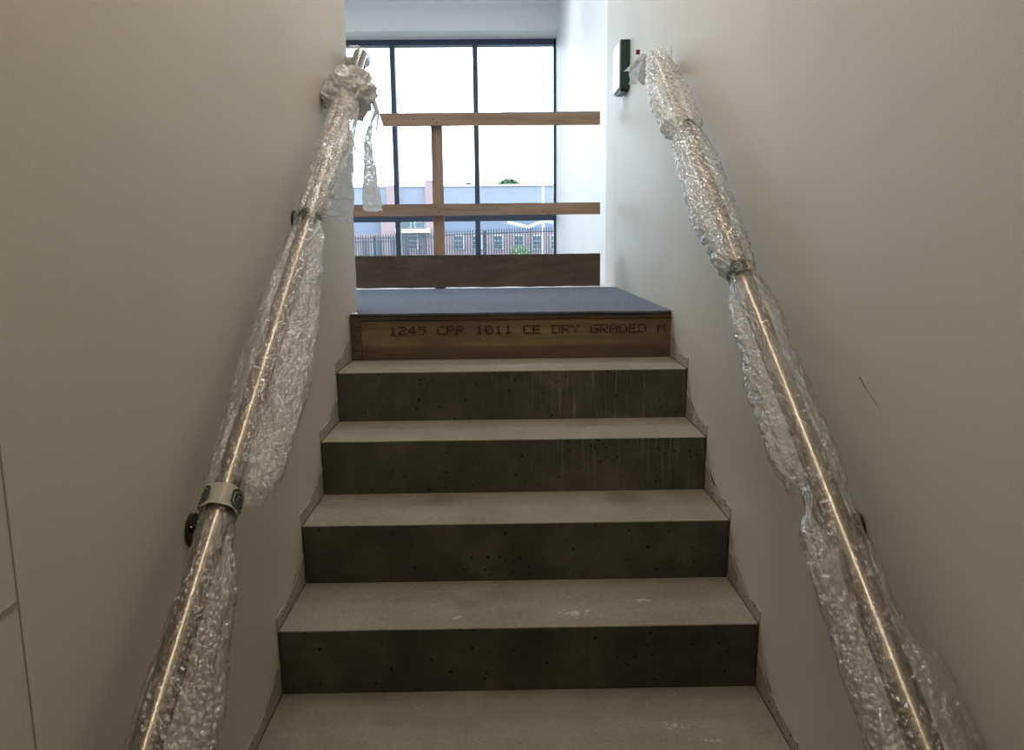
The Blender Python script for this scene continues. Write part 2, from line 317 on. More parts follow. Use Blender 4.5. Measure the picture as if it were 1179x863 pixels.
# tiled ceiling beyond the stairs, 0.6 m lay-in tiles in a thin grid
bm = nb(); box(bm, XL, W+.004, YE, 7.36, ZC+.004, ZC+.08); struct('ceiling_landing', bm, M['ceil'])
bm = nb(); x = .80
while x > XL: box(bm, x-.012, x+.012, YE, 7.36, ZC-.002, ZC+.006); x -= .6
y = 7.30
while y > YE: box(bm, XL, W, y-.012, y+.012, ZC-.0015, ZC+.006); y -= .6
struct('trim_1', bm, M['bulkhead'])
struct('wall_bulkhead', B(XL, W+.004, 7.36, YW+.12, 3.305, ZC+.08), M['bulkhead'])
struct('trim_2', B(XL, W+.004, 7.37, YW-.02, 3.296, 3.305), M['wall_white'])
# near panel joint on the left wall
bm = nb(); box(bm, -.001, .0035, -4.0, -.706, ZB, ZC); struct('trim_3', bm, M['wall'])
bm = nb(); box(bm, .0036, .0048, -1.0, -.708, .715, .721); box(bm, .0, .0042, -.7062, -.7035, .2, 1.4); struct('trim_4', bm, M['bare'])
# small scratches in the right wall paint
bm = nb()
for (a, b, w_) in (((990,434),(997,447),.0008), ((997,447),(1008,463),.0004), ((1008,463),(1011,468),.0006)):
    P = []
    for px_, py_ in (a, b):
        r = AD + AR*((px_-589.5)/FPX) - AU*((py_-431.5)/FPX); P.append(CAM + r*((W-CAM.x)/r.x))
    tube(bm, P, w_, 6)
struct('trim_5', bm, M['crack'])
# ------------------------------------------------------------------ concrete flight
st = thing('concrete_staircase', 'bare grey concrete stair flight between two painted walls, dusty treads and dark risers', 'staircase', (W/2, 0, ZB))
bm = nb()
prof = [(-4*G+.03, ZB)]
for n in range(-3, 5): prof += [(n*G+.03, (n-1)*H-.004), (n*G+.03, n*H-.012)]
prof += [(5*G+.06, 4*H-.012), (5*G+.06, ZB-.1), (-4*G+.03, ZB-.1)]
vs = [[bm.verts.new((x, a, b)) for a, b in prof] for x in (.001, W-.001)]
bm.faces.new(vs[0][::-1]); bm.faces.new(vs[1])
for i in range(len(prof)):
    j = (i+1) % len(prof); bm.faces.new([vs[0][i], vs[0][j], vs[1][j], vs[1][i]])
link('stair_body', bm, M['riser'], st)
def face_grid(x0, x1, P, nx, amp, seed):
    """sweep a small closed profile P[(y,z,jitter)] across the stair width with a chipped edge"""
    bm = nb(); R = []
    for i in range(nx+1):
        x = x0 + (x1-x0)*i/nx; row = []
        for j, (y, z, q) in enumerate(P):
            w = (noise.noise(Vector((x*14, seed*3.7, 1)))*.6 + noise.noise(Vector((x*60, seed*5.1, 4)))*.6)*amp*q
            chip = max(0, noise.noise(Vector((x*33, seed*9.1, 8)))-.55)*.02*q
            row.append(bm.verts.new((x, y + abs(w)*.5 + chip, z + w*.35 - chip*.6)))
        R.append(row)
    k = len(P)
    for a, b in zip(R, R[1:]):
        for j in range(k): bm.faces.new([a[j], a[(j+1)%k], b[(j+1)%k], b[j]])
    bm.faces.new(R[0]); bm.faces.new(R[-1][::-1]); bmesh.ops.recalc_face_normals(bm, faces=bm.faces[:]); return bm
for n in range(-3, 5):
    yb = (n+1)*G + .031
    if n == 4: yb = 5*G + .05
    if n < 0 or True:
        link('tread', face_grid(.003, W-.003, [(n*G+.001, n*H-.0035, .4), (n*G-.0006, n*H-.0022, 1), (n*G+.0012, n*H, 1), (n*G+.03, n*H, 0), (yb, n*H, 0), (yb, n*H-.0035, 0)], 220, .0026, n+5), M['tread'], st)
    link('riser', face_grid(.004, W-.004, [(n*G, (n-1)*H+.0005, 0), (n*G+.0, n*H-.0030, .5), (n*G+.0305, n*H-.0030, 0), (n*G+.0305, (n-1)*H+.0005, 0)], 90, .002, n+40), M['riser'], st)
# bare plaster upstand left unpainted along the stairs on both walls
def upstand(side, seed):
    bm = nb(); x0, x1 = (0.0, .0022) if side == 0 else (W-.0022, W)
    xf = x1 if side == 0 else x0
    for n in range(-2, 5):
        low = [(n*G-.008, n*H+.002), ((n+1)*G, n*H+.002)]
        hi = []
        for i in range(15):
            t = i/14; y = n*G-.008 + t*(G+.008+.004)
            h = .036 + .05*max(0, t-.35)**1.6*2.2 + noise.noise(Vector((y*18, n, seed)))*.010
            hi.append((y, n*H + h))
        top = [(n*G + G + .012*noise.noise(Vector((n, seed, 3)))+.012, n*H + .115), (n*G+G+.001, n*H+.16)]
        poly = low + top[::-1][:1] + top[:1] + hi[::-1]
        va = [bm.verts.new((xf, a, b)) for a, b in poly]; vb = [bm.verts.new((x0 if side == 0 else x1, a, b)) for a, b in poly]
        bm.faces.new(va); bm.faces.new(vb[::-1])
        for i in range(len(poly)):
            j = (i+1) % len(poly); bm.faces.new([va[i], vb[i], vb[j], va[j]])
    bmesh.ops.triangulate(bm, faces=[f for f in bm.faces if len(f.verts) > 4]); bmesh.ops.recalc_face_normals(bm, faces=bm.faces[:])
    s = struct('baseboard_left' if side == 0 else 'baseboard_right', bm, M['bare'])
    bm = nb()                                      # dark shrinkage gap at the foot of the wall
    xa = xf + (.0012 if side == 0 else -.0012)
    for n in range(-2, 5):
        for i in range(16):
            y0_, y1_ = n*G + G*i/16, n*G + G*(i+1)/16
            w = .0022 + .0018*noise.noise(Vector((y0_*20, seed, 2)))
            box(bm, min(xf, xa), max(xf, xa), y0_, y1_, n*H, n*H + max(.0008, w))
        box(bm, min(xf, xa), max(xf, xa), n*G-.003, n*G+.0, (n-1)*H+.01, n*H)
    o = link('gap_line', bm, M['crack'], s)
    rr = random.Random(seed)
    for n in range(-1, 5):
        for k in range(3 if side else 1):
            y = n*G + .04 + .07*k + rr.uniform(-.01,.01); z = n*H + rr.uniform(.018,.035)
            bm = nb(); bmesh.ops.create_cone(bm, cap_ends=True, segments=10, radius1=.003, radius2=.003, depth=.0016, matrix=Matrix.Translation((xf + (.0005 if side == 0 else -.0005), y, z)) @ Matrix.Rotation(math.pi/2, 4, 'Y'))
            link('screw_head', bm, M['screw'], s)
upstand(0, 3); upstand(1, 11)
# ------------------------------------------------------------------ timber top riser with printed grading stamp
Y5 = 5*G
tb = thing('timber_riser_board', 'brown timber board on edge as the top stair riser, stamped with grading marks', 'timber board', (W/2, Y5, 4*H))
link('board', rough_board(.042, W-.002, Y5, Y5+.044, 4*H+.002, ZL-.022, .0015, 2), M['timber'], tb)
link('end_block', rough_board(.004, .041, Y5-.004, Y5+.044, 4*H+.002, ZL-.020, .001, 5, 8), M['ply'], tb)
link('top_strip', rough_board(.004, W-.003, Y5-.006, Y5+.05, ZL-.0195, ZL-.003, .0022, 8), M['ply'], tb)
GL = {'1':["00100","01100","00100","00100","00100","00100","01110"],'2':["11110","00001","00001","01110","10000","10000","11111"],
'4':["00010","00110","01010","10010","11111","00010","00010"],'5':["11111","10000","11110","00001","00001","00001","11110"],
'0':["01110","10001","10011","10101","11001","10001","01110"],'C':["01111","10000","10000","10000","10000","10000","01111"],
'P':["11110","10001","10001","11110","10000","10000","10000"],'R':["11110","10001","10001","11110","10100","10010","10001"],
'E':["11111","10000","10000","11110","10000","10000","11111"],'D':["11110","10001","10001","10001","10001","10001","11110"],
'Y':["10001","10001","01010","00100","00100","00100","00100"],'G':["01111","10000","10000","10111","10001","10001","01110"],
'A':["01110","10001","10001","11111","10001","10001","10001"],'M':["10001","11011","10101","10101","10001","10001","10001"]}
bm = nb(); x = .148; rr = random.Random(4); pit = .0358
for ch in '1245 CPR 1011 CE DRY GRADED M':
    if ch != ' ':
        for r_, row in enumerate(GL[ch]):
            for c_, b_ in enumerate(row):
                if b_ == '1' and rr.random() > .012:
                    cx = x + c_*.0062; cz = .8035 - r_*.0046 - .0004*math.sin(x*9); dx, dz = (.0030 if rr.random() > .2 else .0022), .0016
                    box(bm, cx-dx, cx+dx, Y5-.0022, Y5-.0006, cz-dz, cz+dz)
    elif len(bm.verts): link('stamped_word', bm, M['ink'], tb); bm = nb()
    x += pit
link('stamped_word', bm, M['ink'], tb)
# landing mat
bm = nb(); nx, ny = 90, 60
gv = {}
for i in range(nx+1):
    for j in range(ny+1):
        x = XL + .6 + (W-.004-XL-.6)*i/nx; 
        y0_ = (Y5-.012) if x > -.001 else YE+.004
        y = y0_ + (2.83 - y0_)*j/ny + (noise.noise(Vector((x*6, j == ny, 2)))*.006 if j in (0, ny) else 0)
        gv[i,j] = bm.verts.new((x, y, ZL+.006+.0015*noise.noise(Vector((x*5, y*5, 0)))))
for i in range(nx):
    for j in range(ny): bm.faces.new([gv[i,j], gv[i+1,j], gv[i+1,j+1], gv[i,j+1]])
ex = bmesh.ops.extrude_face_region(bm, geom=bm.faces[:])
for v in [g for g in ex['geom'] if isinstance(g, bmesh.types.BMVert)]: v.co.z -= .007
bmesh.ops.recalc_face_normals(bm, faces=bm.faces[:])
lm = tag(link('landing_mat', bm, M['mat']), 'thin rough blue-grey mat laid on the landing behind the timber riser', 'floor mat')
link('painted_shadow_gap', rough_board(.004, W-.005, Y5-.009, Y5+.03, ZL-.0028, ZL+.002, .0012, 19, 90), M['crack'], lm)  # black strip painting the shadow line below the mat's front edge
struct('trim_6', B(XL, W-.001, 2.845, 2.885, ZL, ZL+.004), M['beam'])
bm = rough_board(XL+.6, W-.004, Y5+.052, 2.84, ZL-.0005, ZL+.0004, 0, 0, 4); bm.free()
# ------------------------------------------------------------------ timber edge barrier on the landing
YB = 2.95
gb = thing('timber_barrier', 'rough timber guard rail across the landing in front of the tall window', 'barrier', (.4, YB, ZL))
link('toe_board', rough_board(-1.15, 1.124, YB, YB+.038, ZL+.006, 1.037, .0035, 3, 120), M['toe'], gb)['label'] = 'dirty dark brown toe board'
def rail(name, x0, x1, z0, z1, seed, skew=0, dz=0):
    bm = rough_board(x0, x1, YB, YB+.038, z0, z1, .0015, seed)
    for v in bm.verts:
        if v.co.x < x0 + .01: v.co.x += skew*(v.co.z-z0)/(z1-z0)*-1 + skew*.5
    return link(name, bm, M['beam'], gb)
rail('mid_rail', -1.15, 1.121, 1.254, 1.318, 7)
rail('top_rail', -.077, 1.117, 1.737, 1.803, 9, .02)
for xx, zt in ((.219, 1.735), (-.95, 1.315)):
    link('upright', B(xx-.030, xx+.030, YB+.04, YB+.085, ZL, zt+.04 if xx > 0 else zt, bev=.002), M['upright'], gb)
for x_, z_ in ((.207,1.77),(.228,1.752),(.207,1.30),(.222,1.275),(.55,1.29),(.80,1.272),(.10,1.77),(.35,1.01),(.6,.9)):
    bm = nb(); bmesh.ops.create_uvsphere(bm, u_segments=8, v_segments=6, radius=.0035, matrix=Matrix.Translation((x_, YB-.0005, z_)))
    link('nail_head', bm, M['screw'], gb)
# ------------------------------------------------------------------ tall window
wn = bpy.data.objects.new('window_1', None); C.objects.link(wn); wn.location = (-1, YW, ZL); wn['kind'] = 'structure'
ZS, ZH = ZL+.02, 3.285
bm = nb()
box(bm, XL, W+.003, YW-.06, YW+.06, ZH-.05, ZH+.02); box(bm, XL, W+.003, YW-.06, YW+.06, ZL, ZS+.03)
box(bm, W-.022, W+.003, YW-.06, YW+.06, ZS, ZH); box(bm, XL, XL+.05, YW-.06, YW+.06, ZS, ZH)
link('window_frame', bm, M['frame'], wn)
mull = [.306 - .915*k for k in range(0, 5) if .306-.915*k > XL+.2]
for mx_ in mull: link('mullion', B(mx_-.027, mx_+.027, YW-.075, YW+.055, ZS, ZH, bev=.004), M['frame'], wn)
xs = [XL] + mull[::-1] + [W-.02]
for a, b in zip(xs, xs[1:]): link('transom', B(a+.027, b-(.024 if b < .9 else 0), YW-.05, YW+.05, 1.325, 1.395), M['frame'], wn)
for a, b in zip(xs, xs[1:]):
    for z0, z1 in ((ZS+.03, 1.325), (1.395, ZH-.05)):
        link('pane', B(a+.024, b-.022, YW+.0, YW+.01, z0, z1), M['glass'], wn)
# ------------------------------------------------------------------ wall mounted sign
sg = thing('wall_sign', 'dark green edged white wall sign on the right wall, near the handrail top', 'sign', (W, 2.61, 1.94))
link('housing', B(W-.046, W, 2.465, 2.68, 1.836, 2.062, bev=.003), M['green'], sg)
link('sign_face', B(W-.052, W-.0462, 2.470, 2.675, 1.843, 2.056), M['signface'], sg)
link('lower_lip', B(W-.040, W-.006, 2.49, 2.65, 1.827, 1.8365, bev=.002), M['green'], sg)
# ------------------------------------------------------------------ handrails
RR = .0225
AX = {0: .08, 1: W-.08}
LN = {0: (.8494, .6623), 1: (.8634, .6548)}
TOPY = {0: 1.375, 1: 1.29}
def rp(side, Y):
    a, b = LN[side]; return Vector((AX[side], Y, a + b*Y))
def handrail(side, label):
    s = 1 if side == 0 else -1
    t = thing('handrail', label, 'handrail', (AX[side], -.9, LN[side][0]-.9*LN[side][1]), 'steel handrails along both stair walls')
    pts = [rp(side, -.95 + (TOPY[side]+.95)*i/60) for i in range(61)]
    e = pts[-1]; ang = math.atan(LN[side][1]); R_ = .06
    for i in range(1, 9):                          # elbow into the level end
        a = ang*(1 - i/8); e = e + Vector((0, math.cos(a), math.sin(a)))*R_*ang/8; pts.append(e.copy())
    for i in range(1, 4): pts.append(e + Vector((0, .025*i, 0)))
    e = pts[-1]
    for i in range(1, 11):                         # elbow towards the wall
        a = math.pi/2*i/10; e = e + Vector((-s*math.sin(a), math.cos(a), 0))*.06*(math.pi/2)/10; pts.append(e.copy())
    pts.append(Vector((s*.001 if side == 0 else W-.001, e.y, e.z)))
    bm = nb(); tube(bm, pts, RR, 32); link('rail_tube', bm, M['steel'], t, True)
    for yb in ((-.194, .657, 1.44) if side == 0 else (-.226, 1.44)):
        p = rp(side, yb); xw = 0 if side == 0 else W; zc = p.z - .108
        bm = nb(); bmesh.ops.create_cone(bm, cap_ends=True, segments=32, radius1=.031, radius2=.031, depth=.006, matrix=Matrix.Translation((xw + s*.0035, yb, zc)) @ Matrix.Rotation(math.pi/2, 4, 'Y'))
        bmesh.ops.bevel(bm, geom=[e_ for e_ in bm.edges if e_.calc_length() < .01], offset=.0015, segments=1, affect='EDGES')
        br = link('wall_bracket', bm, M['dark_steel'], t)
        bm = nb(); pp = [Vector((xw + s*.005, yb, zc)), Vector((xw + s*.045, yb, zc)), Vector((xw + s*.066, yb, zc+.008)), Vector((p.x, yb, zc+.03)), Vector((p.x, yb, p.z-RR+.002))]
        tube(bm, pp, .0065, 12); link('bracket_stem', bm, M['dark_steel'], br, True)
        for k in range(3):
            bm = nb(); a = 2*math.pi*k/3+.5; bmesh.ops.create_uvsphere(bm, u_segments=8, v_segments=6, radius=.0028, matrix=Matrix.Translation((xw + s*.0068, yb + .018*math.cos(a), zc + .018*math.sin(a))))
            link('screw', bm, M['steel'], br)
    return t
handrail(0, 'stainless steel tube handrail on the left wall, its bare end showing above the plastic wrap')
handrail(1, 'stainless steel tube handrail on the right wall, wrapped in plastic up to its top end')
def frame_at(side, Y):
    b = LN[side][1]; T = Vector((0, 1, b)).normalized(); Nn = Vector((0, -b, 1)).normalized()
    return rp(side, Y), T, Nn, Vector((1 if side == 0 else -1, 0, 0))
def lerp_rows(rows, y):
    if y <= rows[0][0]: return rows[0][1:]
    for a, b in zip(rows, rows[1:]):
        if y <= b[0]:
            t = (y-a[0])/(b[0]-a[0]); t = t*t*(3-2*t)
            return [p + (q-p)*t for p, q in zip(a[1:], b[1:])]
    return rows[-1][1:]
def sleeve(name, side, rows, label, m, seed, amp=.004, twist=0.0, group='bubble wrap on the handrails', open_low=0, seg=.0045, fold=0):
    """loose film round the rail; rows = (Y, inward, outward, below, above) clearances beyond the tube"""
    bm = nb(); y0, y1 = rows[0][0], rows[-1][0]; nt = max(12, int((y1-y0)/seg)); nf = 84; R = []
    for i in range(nt+1):
        y = y0 + (y1-y0)*i/nt; c, T, Nn, I = frame_at(side, y); a_in, a_out, a_dn, a_up = lerp_rows(rows, y); ring = []
        for k in range(nf):
            ph = 2*math.pi*k/nf; cx, cz = math.cos(ph), math.sin(ph)
            rx = RR + (a_in if cx > 0 else a_out); rz = RR + (a_up if cz > 0 else a_dn)
            q = Vector((cx*2.1 + seed, cz*2.1, y*9 + twist*ph)); q2 = Vector((cx*5+3, cz*5, y*30 + seed + twist*3*ph))
            w = noise.noise(q)*amp*1.6 + noise.noise(q2)*amp*.9 + noise.noise(q2*2.6)*amp*.45
            if fold: w += amp*fold*abs(math.sin(y*85 + twist*ph*2 + noise.noise(q)*3))
            slack = min(1, (abs(cx)*(a_in if cx > 0 else a_out) + abs(cz)*(a_dn if cz < 0 else a_up))/.012 + .12)
            off = I*(cx*(rx + w*slack)) + Nn*(cz*(rz + w*slack))
            if off.length < RR + .0015: off = off.normalized()*(RR + .0015)
            p = c + off + T*noise.noise(q*1.7)*amp*slack*1.5
            if side == 0: p.x = max(p.x, .004)
            else: p.x = min(p.x, W-.004)
            ring.append(bm.verts.new(p))
        R.append(ring)
    rr = random.Random(seed)
    for i in range(nt):
        for k in range(nf):
            if i == 0 and rr.random() < .35: continue
            bm.faces.new([R[i][k], R[i][(k+1)%nf], R[i+1][(k+1)%nf], R[i+1][k]])
    o = link(name, bm, m, None, True); tag(o, label, 'bubble wrap', group); return o
def ribbon_mesh(*a, **k):
    b_ = nb(); ribbon(b_, *a, **k); return b_
RB = []
def flush(name, m, parent):
    for b_ in RB: link(name, b_, m, parent, True)
    RB.clear()
def ribbon(bm, path, seed, thick=1.0, n=40, crump=.006, nw=10):
    """a hanging crumpled strip: path = (x, y, z, half width, turn)"""
    R = []
    for i in range(n+1):
        t = i/n*(len(path)-1); a = min(int(t), len(path)-2); f = t-a; f = f*f*(3-2*f)
        p = [u + (v-u)*f for u, v in zip(path[a], path[a+1])]
        row = []
        for k in range(nw+1):
            s = (k/nw*2-1)
            d = Vector((math.cos(p[4]), math.sin(p[4]), .0))*s*p[3]
            q = Vector((p[0]*20+s*1.6+seed, i*.16, seed*1.3))
            row.append(bm.verts.new(Vector(p[:3]) + d + Vector((noise.noise(q), noise.noise(q+Vector((9,9,9)))*1.6, noise.noise(q*1.4)*.8))*crump))
        R.append(row)
    for a, b in zip(R, R[1:]):
        for k in range(nw): bm.faces.new([a[k], a[k+1], b[k+1], b[k]])
# ---- left rail, lower to upper
sleeve('bubble_wrap_sleeve', 0, [(-.93,.078,.008,.05,.006),(-.6,.070,.005,.045,.005),(-.42,.046,.004,.03,.004),(-.31,.014,.004,.010,.004),(-.275,.006,.004,.006,.004)],
       'clear loose bubble wrap on the lowest stretch of the left handrail, below the cream tape', M['film'], 3, .0045)
sleeve('bubble_wrap_sleeve', 0, [(-.235,.060,.010,.012,.004),(-.19,.074,.020,.020,.006),(-.05,.078,.024,.026,.008),(.10,.070,.026,.026,.008),(.28,.048,.026,.024,.008),(.40,.030,.020,.018,.006),(.47,.010,.010,.008,.004),(.485,.005,.005,.005,.004)],
       'clear bubble wrap ballooning round the left handrail between its two lower tape bands', M['film'], 8, .0055)
sleeve('bubble_wrap_sleeve', 0, [(.50,.005,.006,.006,.004),(.55,.016,.012,.020,.004),(.75,.024,.018,.040,.006),(.92,.030,.018,.055,.008),(1.03,.026,.018,.020,.010),(1.065,.012,.012,.010,.006)],
       'tight milky bubble wrap on the left handrail just under the big plastic knot', M['film_thick'], 14, .005, 1.2)
# knot of wrap under the bare top end
bm = nb(); c, T, Nn, I = frame_at(0, 1.125)
bmesh.ops.create_icosphere(bm, subdivisions=6, radius=1.0)
for v in bm.verts:
    d = v.co.normalized()
    w = 1 + .28*noise.noise(d*2.2+Vector((5,1,2))) + .10*noise.noise(d*5+Vector((1,7,2))) - .13*abs(math.sin(4.5*math.atan2(d.x, d.z) + 5*noise.noise(d*2.4) + 3*d.y))*(1-.6*abs(d.y)) + .025*noise.noise(d*14)
    v.co = c + I*(d.x*.088*w) + T*(d.y*.105*w) + Nn*(d.z*.075*w)
    v.co.x = max(v.co.x, .004)
kn = tag(link('bubble_wrap_knot', bm, M['film_knot'], None, True), 'bunched grey-white knot of bubble wrap below the bare top of the left handrail', 'bubble wrap', 'bubble wrap on the handrails')
bm = nb()
def apx(x, y, Y): p = at(x, y, Y); return (p.x, p.y, p.z)
RB.append(ribbon_mesh([(*apx(420,92,1.17),.010,.2),(*apx(428,112,1.16),.012,.5),(*apx(434,128,1.16),.009,.9),(*apx(427,142,1.16),.008,1.2),(*apx(423,164,1.16),.014,.3),(*apx(426,190,1.16),.018,.2),(*apx(427,212,1.16),.027,.3),(*apx(429,236,1.16),.033,.15),(*apx(430,243,1.16),.030,.1)], 3, n=90, crump=.006))
RB.append(ribbon_mesh([(*apx(421,98,1.19),.005,1.2),(*apx(430,115,1.19),.006,.8),(*apx(436,132,1.19),.004,.4),(*apx(434,150,1.19),.003,.2),(*apx(433,160,1.19),.001,.2)], 5, n=30, crump=.003, nw=4))
RB.append(ribbon_mesh([(*apx(416,120,1.14),.004,1.2),(*apx(409,140,1.14),.006,.2),(*apx(406,148,1.14),.001,.2)], 8, n=16, crump=.003, nw=4))
flush('hanging_tail', M['film_sheet'], kn)
bm = nb()
RB.append(ribbon_mesh([(*apx(399,150,1.0),.012,.2),(*apx(396,170,1.0),.028,.3),(*apx(391,200,1.0),.045,.1),(*apx(389,228,1.0),.050,.2),(*apx(391,248,1.0),.040,.1),(*apx(396,256,1.0),.022,.1)], 12, n=80, crump=.008, nw=16))
RB.append(ribbon_mesh([(*apx(404,150,1.02),.004,.4),(*apx(410,178,1.02),.003,.4),(*apx(419,190,1.02),.001,.2)], 18, n=14, crump=.002, nw=3))
flush('hanging_sheet', M['film_sheet'], kn)
bm = nb()
RB.append(ribbon_mesh([(*apx(399,78,1.43),.010,1.0),(*apx(400,62,1.43),.014,.6),(*apx(408,52,1.43),.016,.3),(*apx(416,56,1.43),.010,.2),(*apx(419,62,1.43),.004,.2)], 22, n=30, crump=.004, nw=6))
flush('upper_loop', M['film_thick'], kn)
# ---- right rail, lower to upper
sleeve('bubble_wrap_sleeve', 1, [(-.93,.060,.052,.04,.012),(-.62,.052,.050,.03,.012),(-.55,.055,.045,.03,.012),(-.46,.050,.012,.034,.006),(-.34,.044,.010,.030,.006),(-.27,.016,.014,.016,.010),(-.245,.012,.018,.012,.012)],
       'clear crumpled bubble wrap round the lowest stretch of the right handrail', M['film'], 23, .0055)
sleeve('bubble_wrap_sleeve', 1, [(-.255,.036,.014,.030,.008),(-.20,.048,.018,.036,.008),(-.05,.044,.020,.034,.008),(.06,.036,.022,.026,.008),(.16,.026,.022,.018,.006),(.235,.010,.012,.010,.004),(.25,.005,.008,.005,.004)],
       'clear glinting bubble wrap on the middle of the right handrail, below its cream tape', M['film'], 29, .005, 2.0, fold=.9)
sleeve('bubble_wrap_sleeve', 1, [(.285,.008,.012,.010,.004),(.32,.022,.016,.028,.006),(.50,.040,.024,.040,.008),(.68,.036,.030,.036,.012),(.80,.026,.026,.026,.010),(.865,.008,.014,.010,.008)],
       'milky twisted bubble wrap on the right handrail between its cream tape and green print', M['film_mid'], 34, .0045, 3.0, fold=1.0)
sleeve('bubble_wrap_sleeve', 1, [(.86,.010,.014,.012,.008),(.92,.040,.030,.040,.012),(1.06,.050,.036,.048,.014),(1.18,.040,.024,.036,.012),(1.28,.024,.014,.020,.008),(1.33,.012,.010,.012,.006),(1.36,.003,.003,.003,.003)],
       'thick bubble wrap bundled round the top end of the right handrail near the green sign', M['film_thick'], 41, .0045, 3.0, fold=1.0)
bm = nb()
RB.append(ribbon_mesh([(*apx(742,62,1.42),.012,.6),(*apx(736,70,1.44),.022,.5),(*apx(731,84,1.45),.026,.6),(*apx(728,97,1.45),.018,.5)], 33, n=40, crump=.007))
RB.append(ribbon_mesh([(*apx(744,64,1.40),.012,.3),(*apx(741,80,1.41),.018,.5),(*apx(738,92,1.41),.015,.5),(*apx(741,98,1.41),.006,.5)], 37, n=40, crump=.006))
RB.append(ribbon_mesh([(*apx(740,62,1.44),.006,.4),(*apx(730,74,1.44),.012,.2),(*apx(722,82,1.44),.012,.2)], 39, n=30, crump=.004))
RB.append(ribbon_mesh([(*apx(772,86,1.36),.004,.4),(*apx(772,72,1.38),.006,.4),(*apx(773,58,1.40),.004,.4),(*apx(773,52,1.40),.001,.4)], 44, n=20, crump=.002, nw=4))
we = tag(link('bubble_wrap_end', RB.pop(0), M['film_knot'], None, True), 'torn bubble wrap ends dangling beside the green sign atop the right handrail', 'bubble wrap', 'bubble wrap on the handrails')
flush('torn_strip', M['film_knot'], we)
# ---- printed packing tape
LOGO = ["00111111111100","01100000000110","11001111110011","10011000011001","10110111001101","10110101101101","10110111001101","10110101101101","10110111001101","10011000011001","11001111110011","01100000000110","00111111111100"]
def band(side, Y, half, r, label, ang0s, tilt=0, scale=1.0, rag=.0012):
    c, T, Nn, I = frame_at(side, Y); bm = nb(); n = 64; R = []
    def P(ph, s, rad):
        q = rad + .0016*noise.noise(Vector((math.cos(ph)*2, math.sin(ph)*2, s*3+Y*7)))
        return c + I*math.cos(ph)*q + Nn*math.sin(ph)*q + T*(s*half + tilt*math.cos(ph))
    for j in range(9):
        s = -1 + j/4; R.append([bm.verts.new(P(2*math.pi*k/n, s, r)) for k in range(n)])
    for a, b in zip(R, R[1:]):
        for k in range(n): bm.faces.new([a[k], a[(k+1)%n], b[(k+1)%n], b[k]])
    ex = bmesh.ops.solidify(bm, geom=bm.faces[:], thickness=-.0008)
    t = tag(link('packing_tape', bm, M['tape'], None, True), label, 'tape', 'printed tape bands on the handrails')
    for a0 in ang0s:
        bm = nb(); nr, nc = len(LOGO), len(LOGO[0]); wa = 1.15*scale
        for i, row in enumerate(LOGO):
            for j, b_ in enumerate(row):
                if b_ == '1':
                    s0, s1 = -.82+1.64*i/nr, -.82+1.64*(i+1)/nr; p0, p1 = a0 + wa*(j/nc-.5), a0 + wa*((j+1)/nc-.5)
                    v = [bm.verts.new(P(p, s, r+.0021)) for p, s in ((p0,s0),(p1,s0),(p1,s1),(p0,s1))]; bm.faces.new(v)
        bmesh.ops.remove_doubles(bm, verts=bm.verts[:], dist=.00005)
        bmesh.ops.solidify(bm, geom=bm.faces[:], thickness=-.0004)
        bmesh.ops.recalc_face_normals(bm, faces=bm.faces[:]); link('printed_logo', bm, M['tapeink'], t)
    return t
band(0, -.255, .022, .0325, 'broad cream tape with dark logos low on the left handrail beside the wall bracket', (1.0+1.5, .15+.05, -1.5))
band(0, .490, .017, .0285, 'cream tape band with dark printed logo halfway up the left handrail', (1.9, .2, -1.4))
band(0, 1.065, .014, .0270, 'small printed tape band on the left handrail where it enters the plastic knot', (1.6, 0.1))
band(1, .262, .020, .0315, 'cream tape band with dark printed logos halfway up the right handrail', (1.1, -.05, 3.9))
band(1, .868, .010, .0330, 'narrow crumpled tape with smudged green print high on the right handrail', (1.7,), .004)
bm = nb(); p = Vector(apx(734.5,60,1.46)); box(bm, p.x-.007, p.x+.007, p.y-.004, p.y+.004, p.z-.008, p.z+.008)
bmesh.ops.bevel(bm, geom=bm.edges[:], offset=.001, segments=1, affect='EDGES')
tag(link('tape_scrap', bm, M['redtape']), 'tiny dark red scrap of tape at the top end of the right handrail wrap', 'tape')
# ------------------------------------------------------------------ ceiling lights over the stairs
def lamp(x, y, z, label, power, length=1.2):
    t = thing('ceiling_light', label, 'ceiling light', (x, y, z), 'linear lights over the stairs')
    link('light_body', B(x-.05, x+.05, y-length/2-.02, y+length/2+.02, z-.05, z, bev=.005), M['white'], t)
    a = area('light_tube', (x, y, z-.056), (0,0,0), .07, length, power, LAMP_COL); a.parent = t; a.matrix_parent_inverse = Matrix.Translation(-t.location)
    return t
lamp(.55, .25, ZC, 'linear ceiling light above the flight of stairs', LAMP_W, 3.4)
def panel(x, y, label):  # unseen panels added as cool fill to brighten the landing
    t = thing('fill_panel', label, 'ceiling light', (x, y, ZC), 'added fill light panels over the landing')
    bm = nb(); box(bm, x-.298, x+.298, y-.298, y+.298, ZC-.012, ZC-.003); link('fill_panel_frame', bm, M['white'], t)
    a = area('fill_panel_glow', (x, y, ZC-.014), (0,0,0), .54, .54, FILL_W, FILL_COL); a.parent = t; a.matrix_parent_inverse = Matrix.Translation(-t.location)
for x_, y_ in ((.2, 3.1), (-1.6, 3.1), (.2, 5.5), (-1.6, 5.5)): panel(x_, y_, 'square fill light panel added over the landing')
